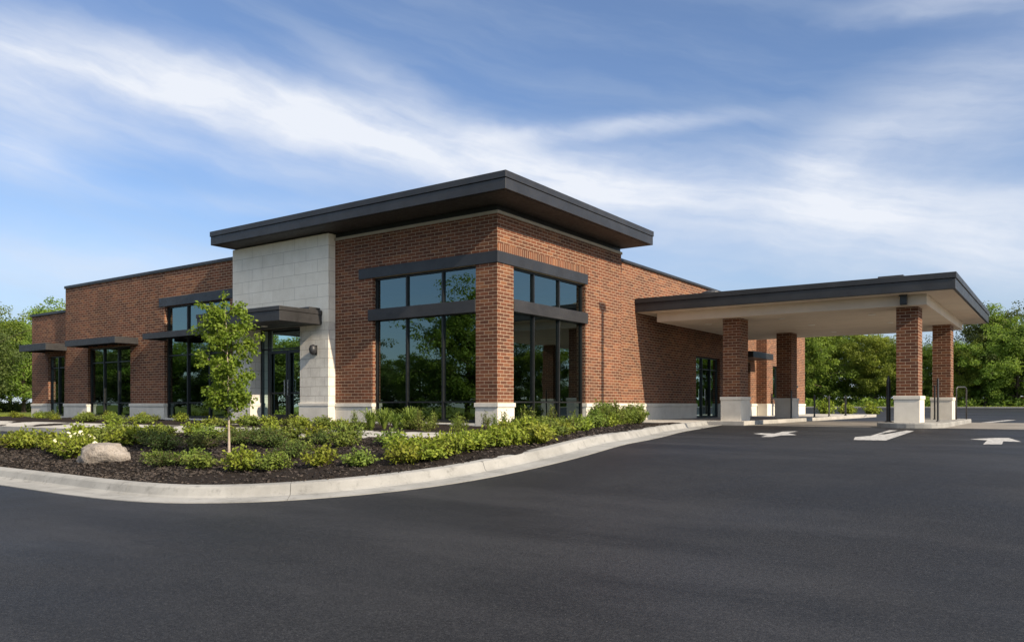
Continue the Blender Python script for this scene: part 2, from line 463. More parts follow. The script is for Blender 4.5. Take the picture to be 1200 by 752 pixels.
# mulch bed
kx = [(p + n * .66) for p, n in zip(kl, kn)]
kx = [q for q in kx if True]
POLY = [tuple(q) for q in kx] + [(-.1, 9.8), (-.1, -.1), (-70, -.1)]
PX = np.array([p[0] for p in POLY]); PY = np.array([p[1] for p in POLY])
def inside(x, y):
    j = len(PX) - 1; c = False
    for i in range(len(PX)):
        if (PY[i] > y) != (PY[j] > y) and x < (PX[j] - PX[i]) * (y - PY[i]) / (PY[j] - PY[i]) + PX[i]: c = not c
        j = i
    return c
rng = np.random.default_rng(3)
def bed_z(x, y):
    lump = .022 * math.sin(x * 2.1 + y * 1.3) + .018 * math.sin(x * 1.1 - y * 2.7 + 1)
    return h(y) + .085 + lump + .05 * ss(-11.5, -9.5, y)
def bed():
    st = .14; mb = {}; V = []; F = []
    xs = np.arange(-34, 6.6, st); ys = np.arange(-12.2, 7.4, st)
    def vid(i, j):
        if (i, j) not in mb:
            x, y = xs[i], ys[j]; mb[(i, j)] = len(V)
            V.append((x + random.uniform(-.03, .03), y + random.uniform(-.03, .03), bed_z(x, y) + random.uniform(-.016, .016)))
        return mb[(i, j)]
    for i in range(len(xs) - 1):
        for j in range(len(ys) - 1):
            cx, cy = xs[i] + st / 2, ys[j] + st / 2
            if cx < -8.05 and -8.8 < cy < -6.4: continue
            if cx > -.12 and cy > 7.15 - max(cx, 0) * .58 + .12: continue
            if cy > -.1 and cx < -.1: continue
            if not inside(cx, cy): continue
            F.append((vid(i, j), vid(i + 1, j), vid(i + 1, j + 1), vid(i, j + 1)))
    me = bpy.data.meshes.new('mulch_bed'); me.from_pydata(V, [], F)
    o = link_mesh('mulch_bed', me, 'mulch'); tag(o, kind='structure')
    # loose bark chips over the bed
    V = []; F = []
    n = 0
    while n < 22000:
        x = random.uniform(-9, 6.2); y = random.uniform(-11.9, 4) if x > 2 else random.uniform(-11.9, -6.6)
        if not inside(x, y): continue
        if x < -8.05 and y > -8.9: continue
        a = random.uniform(0, 6.28); L = random.uniform(.008, .028); w = random.uniform(.004, .009); t = random.uniform(-.6, .6)
        c, s_ = math.cos(a), math.sin(a); z = bed_z(x, y) + .022
        b = len(V)
        for (p, q) in ((-L, -w), (L, -w), (L, w), (-L, w)):
            V.append((x + p * c - q * s_, y + p * s_ + q * c, z + p * t * .5 + (q * 1.2)))
        F.append((b, b + 1, b + 2, b + 3)); n += 1
    me = bpy.data.meshes.new('bark_chips'); me.from_pydata(V, [], F)
    tag(link_mesh('bark_chips', me, 'mulch_chip'), 'dark shredded bark chips covering the planting bed', 'mulch', kind='stuff')
bed()

# ------------------------------------------------------------------ the building
B = empty('commercial_building', (0, 0, 0), 'single storey red brick building with dark overhanging eave and pale stone entrance tower', 'building')

def wall(name, mat, parent, axis, pos, s0, s1, z0, z1, openings=(), depth=.22, inward=1):
    """axis 'y': wall facing -Y at y=pos, s runs along x.  axis 'x': wall facing +X at x=pos, s runs along y."""
    def pt(s, z, d):
        return (s, pos + d * inward, z) if axis == 'y' else (pos - d * inward, s, z)
    ss_ = sorted(set([s0, s1] + [v for o in openings for v in o[:2] if s0 < v < s1]))
    zz = sorted(set([z0, z1] + [v for o in openings for v in o[2:] if z0 < v < z1]))
    mb = MB()
    for a, b in zip(ss_, ss_[1:]):
        for c, d in zip(zz, zz[1:]):
            mx, mz = (a + b) / 2, (c + d) / 2
            if any(o[0] < mx < o[1] and o[2] < mz < o[3] for o in openings): continue
            mb.face([pt(a, c, 0), pt(b, c, 0), pt(b, d, 0), pt(a, d, 0)])
    for o in openings:
        a, b, c, d = o; c = max(c, z0); d = min(d, z1)
        mb.face([pt(a, c, 0), pt(a, c, depth), pt(a, d, depth), pt(a, d, 0)])
        mb.face([pt(b, c, 0), pt(b, c, depth), pt(b, d, depth), pt(b, d, 0)])
        if o[3] <= z1: mb.face([pt(a, d, 0), pt(b, d, 0), pt(b, d, depth), pt(a, d, depth)])
        if o[2] >= z0: mb.face([pt(a, c, 0), pt(b, c, 0), pt(b, c, depth), pt(a, c, depth)])
    return mb.build(name, mat, parent, weld=True)

def fbox(mb, axis, pos, s0, s1, z0, z1, d0, d1):
    """box in wall coordinates; d0..d1 measured inward from the wall face"""
    if axis == 'y': mb.box(s0, s1, pos + d0, pos + d1, z0, z1)
    else: mb.box(pos - d1, pos - d0, s0, s1, z0, z1)

def window(axis, pos, s0, s1, z0, z1, mull, horiz, parent, recess=.12, band=None, name='window'):
    w = .06; mb = MB(); d0, d1 = recess, recess + .10
    fbox(mb, axis, pos, s0, s0 + w, z0, z1, d0, d1); fbox(mb, axis, pos, s1 - w, s1, z0, z1, d0, d1)
    fbox(mb, axis, pos, s0 + w, s1 - w, z1 - w, z1, d0, d1); fbox(mb, axis, pos, s0 + w, s1 - w, z0, z0 + w + .02, d0, d1)
    for m_ in mull: fbox(mb, axis, pos, m_ - .03, m_ + .03, z0 + w + .02, z1 - w, d0 - .012, d1 - .01)
    for z in horiz: fbox(mb, axis, pos, s0 + w, s1 - w, z - .022, z + .022, d0 + .008, d1 - .02)
    o = mb.build(name, 'frame_metal', parent)
    g = MB(); dd = recess + .055
    cuts = sorted([s0 + w] + list(mull) + [s1 - w])
    for a, b in zip(cuts, cuts[1:]):          # each light of glass is tilted by a hair, as glaziers leave them
        e = random.uniform(-.003, .003); e2 = random.uniform(-.003, .003)
        def q(s, z, k): 
            return (s, pos + dd + k, z) if axis == 'y' else (pos - dd - k, s, z)
        g.face([q(a, z0 + w, e), q(b, z0 + w, -e), q(b, z1 - w, e2 - e), q(a, z1 - w, e + e2)])
    g.build('pane', 'glass', o)
    if band:
        k = MB(); fbox(k, axis, pos, band[0], band[1], band[2], band[3], -.025, recess + .13)
        k.build('transom_band', 'grey_metal', o, bevel=.008)
    return o

# front wall: corner block
wall('brick_wall', 'brick', B, 'y', 0, -6.65, 0, .69, 6.05, [(-4.92, -.77, .12, 4.67)])
wall('brick_wall', 'brick', B, 'x', 0, 0, 7.58, .69, 6.05, [(.80, 5.0, .12, 4.67)])
window('y', 0, -4.92, -.77, .12, 4.67, [-3.57, -2.12], [.72], B, band=(-5.12, -.775, 3.31, 3.67))
window('x', 0, .80, 5.0, .12, 4.67, [2.05, 3.52], [.72], B, band=(.805, 5.14, 3.35, 3.71))
# soldier courses, proud of the field
mb = MB(); mb.box(0, .0055, 0.002, 5.12, 5.003, 5.22)
mb.build('soldier_course', 'brick_soldier', B)
mb = MB(); mb.box(-5.53, .03, -.03, .0, 4.67, 5.0); mb.box(.002, .03, .0, 5.12, 4.67, 5.0); mb.box(-4.915, -.775, 0.001, .2, 4.672, 4.9); mb.box(-.2, .0015, .805, 4.995, 4.672, 4.9)
mb.build('steel_lintel', 'dark_metal', B, bevel=.006)
# bases with a projecting cap
def base_run(axis, pos, s0, s1, cap0=0.0, cap1=0.0, z0=-.35):
    mb = MB()
    fbox(mb, axis, pos, s0, s1, z0, .57, -.035, .21)
    fbox(mb, axis, pos, s0 - cap0, s1 + cap1, .57, .69, -.065, .21)
    mb.build('stone_base', 'limestone', B, bevel=.008)
base_run('y', 0, -6.64, -4.92, 0, .02)
mb = MB(); mb.box(-.77, .035, -.035, .80, -.35, .57); mb.box(-.79, .065, -.065, .82, .57, .69)
mb.build('stone_base', 'limestone', B, bevel=.008)
base_run('x', 0, 5.0, 7.58, .02, 0)
# ledges under the windows
mb = MB(); mb.box(-4.915, -.775, -.03, .22, -.35, .10); mb.build('window_sill', 'limestone', B, bevel=.008)
mb = MB(); mb.box(-.22, .03, .825, 4.975, -.35, .10); mb.build('window_sill', 'limestone', B, bevel=.008)
# cornice, frieze and the great eave
mb = MB(); mb.box(-6.64, .045, -.045, .1, 6.05, 6.14); mb.box(-.1, .045, .1, 7.6, 6.05, 6.14)
mb.build('cornice', 'trim_stone', B, bevel=.006)
mb = MB(); mb.box(-11.70, -.02, .02, 7.55, 6.14, 6.33); mb.build('frieze', 'frame_metal', B)
mb = MB(); mb.box(-11.86, 1.10, -1.14, 7.9, 6.325, 6.62); mb.build('eave_fascia', 'dark_metal', B, bevel=.01)
mb = MB(); mb.box(-11.885, 1.125, -1.165, 7.925, 6.625, 6.81); mb.build('eave_coping', 'dark_metal', B, bevel=.012)
mb = MB(); mb.box(-11.78, 1.02, -1.06, 7.82, 6.312, 6.3245); mb.build('eave_soffit', 'bronze_soffit', B)
# return of the corner block where the side wall steps back
wall('brick_wall', 'brick', B, 'x', -.25, 7.58, 33.0, .69, 5.9,
     [(15.25, 18.2, 0, 2.80), (20.2, 22.6, .95, 2.8), (26.4, 28.6, .95, 2.8)])
mb = MB(); mb.box(-.26, -.002, 7.4, 7.58, .69, 6.05); mb.build('brick_return', 'brick', B)
mb = MB(); fbox(mb, 'x', -.25, 7.6, 15.25, -.2, .57, -.035, .21); fbox(mb, 'x', -.25, 7.6, 15.25, .57, .69, -.065, .21)
mb.build('stone_base', 'limestone', B, bevel=.008)
mb = MB(); fbox(mb, 'x', -.25, 18.2, 33.0, -.2, .57, -.035, .21); fbox(mb, 'x', -.25, 18.2, 33.0, .57, .69, -.065, .21)
mb.build('stone_base', 'limestone', B, bevel=.008)
mb = MB(); mb.box(-.35, -.17, 7.61, 33.1, 5.9, 6.0); mb.build('coping', 'dark_metal', B, bevel=.01)
mb = MB(); mb.box(-.25, .30, 23.55, 24.2, .69, 5.2); mb.build('brick_pier', 'brick', B)
mb = MB(); mb.box(-.185, .34, 23.5, 24.25, -.15, .688); mb.build('stone_base', 'limestone', B, bevel=.008)
window('x', -.25, 20.2, 22.6, .95, 2.8, [21.4], [], B)
window('x', -.25, 26.4, 28.6, .95, 2.8, [27.5], [], B)
mb = MB(); mb.box(-.22, .75, 20.0, 23.2, 2.95, 3.25); mb.build('window_awning', 'dark_metal', B, bevel=.01)
# side door under the canopy
sd = window('x', -.25, 15.25, 18.2, .05, 2.80, [16.25, 17.25], [2.25], B, name='side_door')
mb = MB(); mb.tube([(-.28, 16.36, .85), (-.28, 16.36, 1.35)], .016); mb.build('handle', 'steel', sd)

# left wing
wall('brick_wall', 'brick', B, 'y', 0, -24.79, -11.74, .69, 6.0, [(-16.66, -12.35, .12, 4.6), (-22.77, -19.22, .12, 3.15)])
window('y', 0, -16.66, -12.35, .12, 4.6, [-15.25, -13.8], [.72, 2.62], B)
window('y', 0, -22.77, -19.22, .12, 3.15, [-21.6, -20.4], [.72, 2.5], B)
mb = MB(); mb.box(-17.03, -11.98, -.03, 0, 4.6, 4.95); mb.box(-16.655, -12.355, 0.001, .2, 4.602, 4.85); mb.build('steel_lintel', 'dark_metal', B, bevel=.006)
base_run('y', 0, -24.76, -22.77, 0, .02); base_run('y', 0, -19.22, -16.66, .02, .02); base_run('y', 0, -12.35, -11.78, .02, 0)
for a, b in ((-16.655, -12.355), (-22.765, -19.225)):
    mb = MB(); mb.box(a, b, -.03, .22, -.35, .10); mb.build('window_sill', 'limestone', B, bevel=.008)
mb = MB(); mb.box(-24.83, -11.90, -.05, .32, 6.0, 6.12); mb.build('coping', 'dark_metal', B, bevel=.01)
# low end bay, set back a little
wall('brick_wall', 'brick', B, 'y', .22, -28.62, -24.79, .69, 4.95, [(-26.95, -25.36, .12, 2.95)])
window('y', .22, -26.95, -25.36, .12, 2.95, [-26.15], [.72, 2.4], B)
base_run('y', .22, -28.62, -26.95, 0, .02); base_run('y', .22, -25.36, -24.80, .02, 0)
mb = MB(); mb.box(-26.945, -25.365, .19, .44, -.35, .10); mb.build('window_sill', 'limestone', B, bevel=.008)
mb = MB(); mb.box(-28.68, -24.80, .16, .5, 4.95, 5.07); mb.build('coping', 'dark_metal', B, bevel=.01)
# outer walls that close the volume
wall('brick_wall', 'brick', B, 'x', -24.79, 0.01, 20, 4.6, 6.0, inward=-1)
wall('brick_wall', 'brick', B, 'x', -28.62, .22, 20, -.3, 4.95, inward=-1)
wall('brick_wall', 'brick', B, 'y', 20, -28.62, -14, -.3, 5.9)
wall('brick_wall', 'brick', B, 'x', -14, 20, 33, -.3, 5.9)
wall('brick_wall', 'brick', B, 'y', 33, -14, -.25, -.3, 5.9)
mb = MB(); mb.box(-28.5, -24.9, .45, 19.9, 4.5, 4.7); mb.box(-24.7, -.5, .33, 20, 5.4, 5.6); mb.box(-13.9, -.5, 20.002, 32.9, 5.4, 5.6)
mb.build('roof', 'grey_metal', B)
# rooms behind the glass
mb = MB(); mb.box(-28.3, -.45, .4, 19.8, -.3, .05); mb.box(-13.8, -.45, 19.81, 32.5, -.3, .05)
mb.build('interior_floor', 'interior_floor', B)
mb = MB(); mb.box(-28.3, -7.0, 5.5, 5.65, .06, 4.75); mb.box(-6.8, -6.65, 8.5, 32, .06, 4.75); mb.box(-6.95, -.45, 8.3, 8.45, .06, 4.75)
mb.box(-12.0, -11.88, .45, 5.4, .06, 4.7); mb.box(-24.4, -24.3, .45, 5.4, .06, 4.4)
mb.build('interior_wall', 'interior_pale', B)
mb = MB(); mb.box(-24.6, -.45, .45, 19.8, 4.78, 4.9); mb.box(-13.8, -.45, 19.81, 32.5, 4.78, 4.9); mb.build('interior_ceiling', 'interior_dark', B)

# sun-shade awnings
def awning(x0, x1, z0, z1, y0, dep):
    mb = MB(); mb.box(x0, x1, y0 - dep, y0 - dep + .05, z0, z1); mb.box(x1 - .05, x1, y0 - dep + .051, y0, z0 + .002, z1 - .002); mb.box(x0, x0 + .05, y0 - dep + .051, y0, z0 + .002, z1 - .002)
    mb.box(x0 + .051, x1 - .051, y0 - dep + .051, y0, z1 - .10, z1 - .03)
    n = int((x1 - x0) / .8)
    for i in range(1, n):
        x = x0 + (x1 - x0) * i / n; mb.box(x - .02, x + .02, y0 - dep + .052, y0, z0 + .03, z1 - .101)
    mb.build('window_awning', 'grey_metal', B, bevel=.006)
awning(-22.75, -18.6, 3.17, 3.44, -.001, 1.0)
awning(-16.55, -12.05, 3.2, 3.43, -.001, 1.0)
awning(-27.3, -24.66, 3.13, 3.44, .219, 1.15)

# stone entrance tower
for a, b in ((-11.76, -10.72), (-8.05, -6.65)):
    mb = MB(); mb.box(a, b, -.30, .3, .70, 3.34); mb.build('stone_pier', 'rough_stone', B)
mb = MB(); mb.box(-11.76, -6.65, -.302, .3, 3.342, 6.27); mb.build('stone_tower', 'tower_stone', B, bevel=.01)
for a, b in ((-11.76, -10.72), (-8.05, -6.65)):
    mb = MB(); mb.box(a - .03, b + .03, -.33, .28, -.35, .60); mb.box(a - .045, b + .045, -.345, .28, .60, .70)
    mb.build('stone_base', 'limestone', B, bevel=.01)
# entrance canopy
mb = MB(); mb.box(-11.35, -6.95, -2.02, -.31, 3.28, 3.60); mb.build('entrance_canopy', 'grey_metal', B, bevel=.01)
ec = MB(); ec.box(-11.37, -6.93, -2.045, -.308, 3.605, 3.74); ec.build('canopy_coping', 'grey_metal', B, bevel=.01)
mb = MB(); mb.box(-7.7, -7.0, -.8, -.34, 3.745, 3.83); mb.build('canopy_flashing', 'grey_metal', B, bevel=.01)
# entrance doors
df = window('y', .0, -10.72, -8.05, .0, 3.34, [-10.28], [2.62], B, recess=.14, name='door_frame')
for x0, x1, hx in ((-10.22, -9.19, -9.27), (-9.17, -8.13, -9.09)):
    mb = MB(); y0, y1 = .10, .15
    mb.box(x0, x0 + .10, y0, y1, .04, 2.56); mb.box(x1 - .10, x1, y0, y1, .04, 2.56); mb.box(x0 + .1, x1 - .1, y0, y1, 2.45, 2.56); mb.box(x0 + .1, x1 - .1, y0, y1, .04, .29); mb.box(x0 + .1, x1 - .1, y0 + .01, y1 - .005, 1.02, 1.08)
    d = mb.build('door', 'frame_metal', B)
    hb = MB(); hb.tube([(hx, .10, .95), (hx, .03, .97), (hx, .03, 1.50), (hx, .10, 1.52)], .017); hb.build('handle', 'steel', d)
for x in (-10.2, -8.9):
    mb = MB(); mb.tube([(x, -1.1, 3.255), (x, -1.1, 3.279)], .11, 16); mb.build('downlight', 'white_lamp', B)
# downspout on the far wall
mb = MB(); mb.box(-.214, -.12, 25.2, 25.32, .75, 5.6); mb.build('downspout', 'dark_metal', B)

# ------------------------------------------------------------------ drive-through canopy
C = empty('drive_through_canopy', (6.0, 15.0, 0), 'flat roofed drive-through canopy on four brick columns', 'canopy')
C0 = C.location.copy()
def cpart(mb, name, mat, **kw):
    mb.v = [(x - C0.x, y - C0.y, z - C0.z) for x, y, z in mb.v]
    par = kw.pop('par', C)
    return mb.build(name, mat, par, **kw)
mb = MB(); mb.box(-.24, 10.42, 9.2, 21.6, 4.15, 4.47); cpart(mb, 'fascia', 'dark_metal', bevel=.01)
mb = MB(); mb.box(-.24, 10.45, 9.17, 21.63, 4.475, 4.66); cpart(mb, 'coping', 'dark_metal', bevel=.012)
mb = MB(); mb.box(-.23, 10.34, 9.28, 21.52, 4.135, 4.149); cpart(mb, 'soffit', 'cream_paint')
mb = MB(); mb.box(.35, 9.56, 9.86, 20.3, 3.80, 4.134); cpart(mb, 'beam', 'cream_paint', bevel=.006)
for x, y in ((1.7, 11.7), (4.6, 11.4), (4.9, 14.4), (7.6, 11.8), (7.6, 15.2), (1.7, 15.6), (4.9, 18.0), (7.6, 18.4)):
    mb = MB(); mb.tube([(x, y, 3.782), (x, y, 3.7995)], .13, 18); cpart(mb, 'downlight', 'white_lamp')
mb = MB(); mb.box(8.2, 8.95, 9.5, 10.4, 4.665, 4.75); cpart(mb, 'roof_hatch', 'dark_metal', bevel=.015)
mb = MB(); mb.tube([(2.55, 9.75, 4.665), (2.55, 9.75, 4.74), (2.55, 9.75, 4.78)], [.36, .34, .2], 16); cpart(mb, 'roof_vent', 'dark_metal')
for x, y in ((2.80, 10.25), (8.62, 10.25), (2.66, 17.3), (8.80, 17.3)):
    mb = MB(); mb.box(x, x + .64, y, y + .9, .93, 3.80); col = cpart(mb, 'brick_column', 'brick')
    mb = MB(); mb.box(x - .06, x + .70, y - .06, y + .96, .0, .81); mb.box(x - .085, x + .725, y - .085, y + .985, .81, .93)
    cpart(mb, 'stone_base', 'limestone', bevel=.01, par=col)

# small black flood light on the front beam
fl = MB(); fl.box(-.10, .10, -.16, .0, -.16, .16); fl.box(-.12, .12, -.18, -.16, .10, .18); fl.box(-.04, .04, 0, .05, -.05, .05)
o = fl.build('floodlight', 'black_metal', bevel=.01); o.location = (8.92, 9.80, 3.98)
tag(o, 'small black flood light fixed to the cream canopy beam above a brick column', 'light')

# wall lamp on the stone pier
wl = empty('wall_lamp', (-7.25, -.30, 2.45), 'dark half-round wall lamp on the stone pier beside the entrance doors', 'lamp')
mb = MB(); mb.box(-.07, .07, -.03, -.001, -.16, .16); mb.build('back_plate', 'black_metal', wl, bevel=.005)
mb = MB()
for i in range(9):
    a0 = math.pi * i / 8
mb.tube([(0, -.10, -.15), (0, -.13, -.08), (0, -.14, .02), (0, -.12, .12), (0, -.09, .17)], [.05, .11, .13, .11, .04], 14); mb.build('lamp_shade', 'dark_metal', wl, smooth=True)

# bollards and hoops around the columns
def bollard(x, y, z, ht, r, label, mat='black_metal', point=False):
    t = empty('bollard', (x, y, z), label, 'bollard', 'bollards around the drive-through columns')
    r = r * .78
    mb = MB(); mb.tube([(0, 0, 0), (0, 0, ht)], r, 14); mb.build('post', mat, t, smooth=False)
    mb = MB()
    if point: mb.tube([(0, 0, ht), (0, 0, ht + .03), (0, 0, ht + .22)], [r * 1.05, r, .012], 14)
    else: mb.tube([(0, 0, ht), (0, 0, ht + .02), (0, 0, ht + .04)], [r * 1.08, r * 1.08, r * .5], 14)
    mb.build('cap', mat, t)
    mb = MB(); mb.tube([(0, 0, 0.0), (0, 0, .035)], [r * 1.7, r * 1.5], 14); mb.build('base_plate', mat, t)
bollard(8.33, 10.6, .06, 1.33, .085, 'tall black bollard with pointed top beside the nearer outer column', point=True)
bollard(8.72, 9.98, -.3, .01, .01, 'x') if False else None
bollard(9.55, 12.6, .06, 1.45, .045, 'slim grey post between the two outer brick columns', 'post_metal')
bollard(8.93, 16.9, .06, 1.30, .04, 'thin dark post standing close before the farther outer column', 'black_metal')
bollard(3.5, 16.6, .055, 1.15, .045, 'thin grey post before the farther inner column of the canopy', 'post_metal')
bollard(2.75, 19.0, .055, 1.1, .06, 'dark post on the walkway behind the nearer inner column', 'black_metal')
def hoop(x, y, z, w, ht, rz, label, mat):
    pts = [(-w / 2, 0, 0), (-w / 2, 0, ht - .12)]
    for k in range(1, 6):
        a = math.pi - math.pi / 2 * k / 6; pts.append((-w / 2 + .12 + .12 * math.cos(a), 0, ht - .12 + .12 * math.sin(a)))
    pts += [(w / 2 - .12, 0, ht)]
    for k in range(1, 6):
        a = math.pi / 2 - math.pi / 2 * k / 6; pts.append((w / 2 - .12 + .12 * math.cos(a), 0, ht - .12 + .12 * math.sin(a)))
    pts += [(w / 2, 0, ht - .12), (w / 2, 0, 0)]
    mb = MB(); mb.tube(pts, .027, 10)
    o = mb.build('hoop_guard', mat, smooth=True); o.location = (x, y, z); o.rotation_euler = (0, 0, rz)
    tag(o, label, 'guard rail', 'hoop guards of the drive-through')
hoop(9.75, 17.9, .06, .6, 1.28, R(60), 'grey steel hoop guard beside the farther outer brick column', 'post_metal')
hoop(6.2, 30.2, h(30), .75, 1.6, R(100), 'pale steel hoop standing far off in the lane under the canopy', 'steel')
bollard(3.45, 20.6, .055, 1.0, .05, 'slim grey post on the walkway edge, nearest past the inner columns', 'post_metal')
bollard(3.45, 23.4, .055, 1.0, .05, 'slim grey post on the walkway edge before the brick pier', 'post_metal')
bollard(3.45, 27.0, .055, 1.05, .06, 'dark post on the walkway edge beside the service kiosk', 'black_metal')
bollard(8.7, 19.1, .06, 1.1, .05, 'slim dark post at the rear end of the column island', 'black_metal')
# kiosk at the far wall
kz = empty('teller_kiosk', (.75, 25.9, .055), 'dark service kiosk at the far brick wall behind the inner column', 'kiosk')
mb = MB(); mb.box(-.3, .3, -.35, .35, 0, 1.5); mb.build('cabinet', 'black_metal', kz, bevel=.02)
mb = MB(); mb.box(-.34, .42, -.39, .39, 1.505, 1.62); mb.build('hood', 'dark_metal', kz, bevel=.02)
mb = MB(); mb.box(.301, .32, -.22, .22, .85, 1.3); mb.build('screen', 'glass', kz)

# area lamp post just outside the view; its shadow falls on the side wall
lp = empty('lamp_post', (13.25, 4.2, h(4.2)), 'tall dark parking lot lamp post that shades the sunny brick side wall', 'lamp post')
mb = MB(); mb.tube([(0, 0, 0), (0, 0, .7)], .28, 18); mb.build('concrete_base', 'kerb_concrete', lp)
mb = MB(); mb.tube([(0, 0, .7), (0, 0, 12.1)], [.12, .10], 12); mb.build('pole', 'black_metal', lp)
mb = MB(); mb.box(-.16, .16, -.24, .24, 12.1, 12.25); mb.build('lamp_head', 'black_metal', lp, bevel=.03)

# ------------------------------------------------------------------ vegetation
def leaves(cent, size, rg, up=.35, aspect=.5, outward=None, face=None):
    """numpy diamond leaves at CENT (n,3); returns verts, faces"""
    n = len(cent)
    d = rg.normal(size=(n, 3)); d[:, 2] = d[:, 2] * .7 + up
    if outward is not None: d += outward
    d /= np.linalg.norm(d, axis=1)[:, None]
    if face is not None:                      # blade faces FACE, roughly; the leaf axis droops across it
        f_ = face + rg.normal(scale=.45, size=(n, 3)); f_ /= np.linalg.norm(f_, axis=1)[:, None]
        d -= f_ * (d * f_).sum(1)[:, None]; d /= np.linalg.norm(d, axis=1)[:, None] + 1e-9
        r = f_
    else:
        r = rg.normal(size=(n, 3))
    s = np.cross(d, r); s /= np.linalg.norm(s, axis=1)[:, None]
    nn = np.cross(s, d)
    L = size * rg.uniform(.65, 1.35, n)[:, None]
    W = L * aspect
    a = cent; mid = cent + d * L * .5
    v = np.empty((n, 4, 3)); v[:, 0] = a; v[:, 1] = mid + s * W * .5 + nn * W * .12; v[:, 2] = cent + d * L - nn * L * .06; v[:, 3] = mid - s * W * .5 + nn * W * .12
    return v.reshape(-1, 3)

def quads_mesh(name, verts, extra=None):
    """mesh of loose quads (fast); extra = MB appended with material index 1"""
    n = len(verts) // 4
    V = verts; loops = np.arange(n * 4); starts = np.arange(n) * 4; tot = np.full(n, 4)
    mi = np.zeros(n, int)
    if extra and extra.v:
        ev = np.array(extra.v); b = len(V); V = np.concatenate([V, ev])
        el = []; es = []; et = []; c = len(loops)
        for f in extra.f:
            es.append(c); et.append(len(f)); el += [b + i for i in f]; c += len(f)
        loops = np.concatenate([loops, el]); starts = np.concatenate([starts, es]); tot = np.concatenate([tot, et]); mi = np.concatenate([mi, np.array(extra.mi) + 1])
    me = bpy.data.meshes.new(name)
    me.vertices.add(len(V)); me.vertices.foreach_set('co', np.asarray(V, np.float32).ravel())
    me.loops.add(len(loops)); me.loops.foreach_set('vertex_index', loops.astype(np.int32))
    me.polygons.add(len(starts)); me.polygons.foreach_set('loop_start', starts.astype(np.int32)); me.polygons.foreach_set('loop_total', tot.astype(np.int32))
    me.polygons.foreach_set('material_index', mi.astype(np.int32))
    me.update(calc_edges=True); me.validate()
    return me

def shrub_mesh(name, seed, rad, ht, nstem, per, leaf, aspect=.5, spread=1.0, mat='leaf_mid', up=.4, blossom=0):
    rg = np.random.default_rng(seed); st = MB(); C_ = []; O_ = []
    for i in range(nstem):
        a = rg.uniform(0, 2 * np.pi); q = rg.uniform(0, 1) ** .6
        tip = np.array([np.cos(a) * rad * q * spread, np.sin(a) * rad * q * spread, ht * (1 - .55 * q * q) * rg.uniform(.72, 1.12)])
        base = np.array([np.cos(a) * .05, np.sin(a) * .05, 0.0]); mid = base * .5 + tip * .5 + np.array([0, 0, ht * .12])
        st.tube([tuple(base), tuple(mid), tuple(tip)], [.008, .006, .003], 4, False)
        t = rg.uniform(.22, 1.0, per)[:, None]
        p = (1 - t) ** 2 * base + 2 * t * (1 - t) * mid + t * t * tip
        C_.append(p + rg.normal(scale=leaf * .45, size=(per, 3))); O_.append(np.tile((tip - base) / np.linalg.norm(tip - base) * .7, (per, 1)))
    c = np.concatenate(C_); c[:, 2] = np.maximum(c[:, 2], .03)
    o_ = np.concatenate(O_)
    v = leaves(c, leaf, rg, up, aspect, o_ * .6, np.array([0, 0, .55]) + c * np.array([.5, .5, .0]) / rad)
    mats = [mat, 'stem']
    if blossom:
        bl = MB(); st.mi = [0] * len(st.f)
        for i in range(blossom):
            a = rg.uniform(0, 2 * np.pi); q = rg.uniform(0, 1) ** .5
            p = np.array([np.cos(a) * rad * q, np.sin(a) * rad * q, ht * (1.02 - .5 * q * q)])
            for k in range(10):
                d = rg.normal(size=3); d[2] = abs(d[2]); d /= np.linalg.norm(d); s = np.cross(d, rg.normal(size=3)); s = s / np.linalg.norm(s) * .022; u = np.cross(d, s)
                cc = p + d * .045; st.cur = 1; st.face([cc - s, cc - u, cc + s, cc + u])
        mats.append('petal')
    me = quads_mesh(name, v, st)
    for m in mats: me.materials.append(M[m])
    return me

SH = {
 'bright': [shrub_mesh('shrub', 10 + i, .42, .40, 46, 20, .075, .55, 1, 'leaf_bright', .5) for i in range(3)],
 'mid': [shrub_mesh('shrub', 20 + i, .50, .40, 50, 20, .075, .5, 1, 'leaf_mid', .35) for i in range(3)],
 'dark': [shrub_mesh('shrub', 30 + i, .55, .42, 60, 22, .065, .42, 1, 'leaf_dark', .3) for i in range(3)],
 'hedge': [shrub_mesh('shrub', 40 + i, .42, .78, 60, 30, .085, .36, .9, 'leaf_mid', .8) for i in range(3)],
 'gold': [shrub_mesh('shrub', 50, .34, .34, 46, 24, .06, .6, 1, 'leaf_gold', .4)],
 'shoot': [shrub_mesh('shrub', 60 + i, .24, .62, 14, 26, .08, .34, .9, 'leaf_mid', .9) for i in range(3)],
 'white': [shrub_mesh('shrub', 70, .42, .46, 46, 18, .075, .5, 1, 'leaf_bright', .4, 7)],
}
def strappy(seed):
    rg = np.random.default_rng(seed); mb = MB()
    for i in range(110):
        a = rg.uniform(0, 6.283); L = rg.uniform(.35, .75); k = rg.uniform(.15, .75); w = rg.uniform(.008, .016)
        d = np.array([np.cos(a), np.sin(a), 0]); s = np.array([-np.sin(a), np.cos(a), 0]) * w
        pts = [d * .03 + np.array([0, 0, 0]), d * (.03 + L * k * .35) + np.array([0, 0, L * .62]), d * (.03 + L * k * .8) + np.array([0, 0, L * (.95 - .25 * k)]), d * (.03 + L * k * 1.15) + np.array([0, 0, L * (1.0 - .55 * k)])]
        ws = [1, 1.1, .8, .1]
        for p, q, w0, w1 in zip(pts, pts[1:], ws, ws[1:]): mb.face([p - s * w0, p + s * w0, q + s * w1, q - s * w1])
    me = bpy.data.meshes.new('ornamental_grass'); me.from_pydata([tuple(map(float, v)) for v in mb.v], [], mb.f)
    me.materials.append(M['leaf_mid']); return me
GR = [strappy(5), strappy(6)]

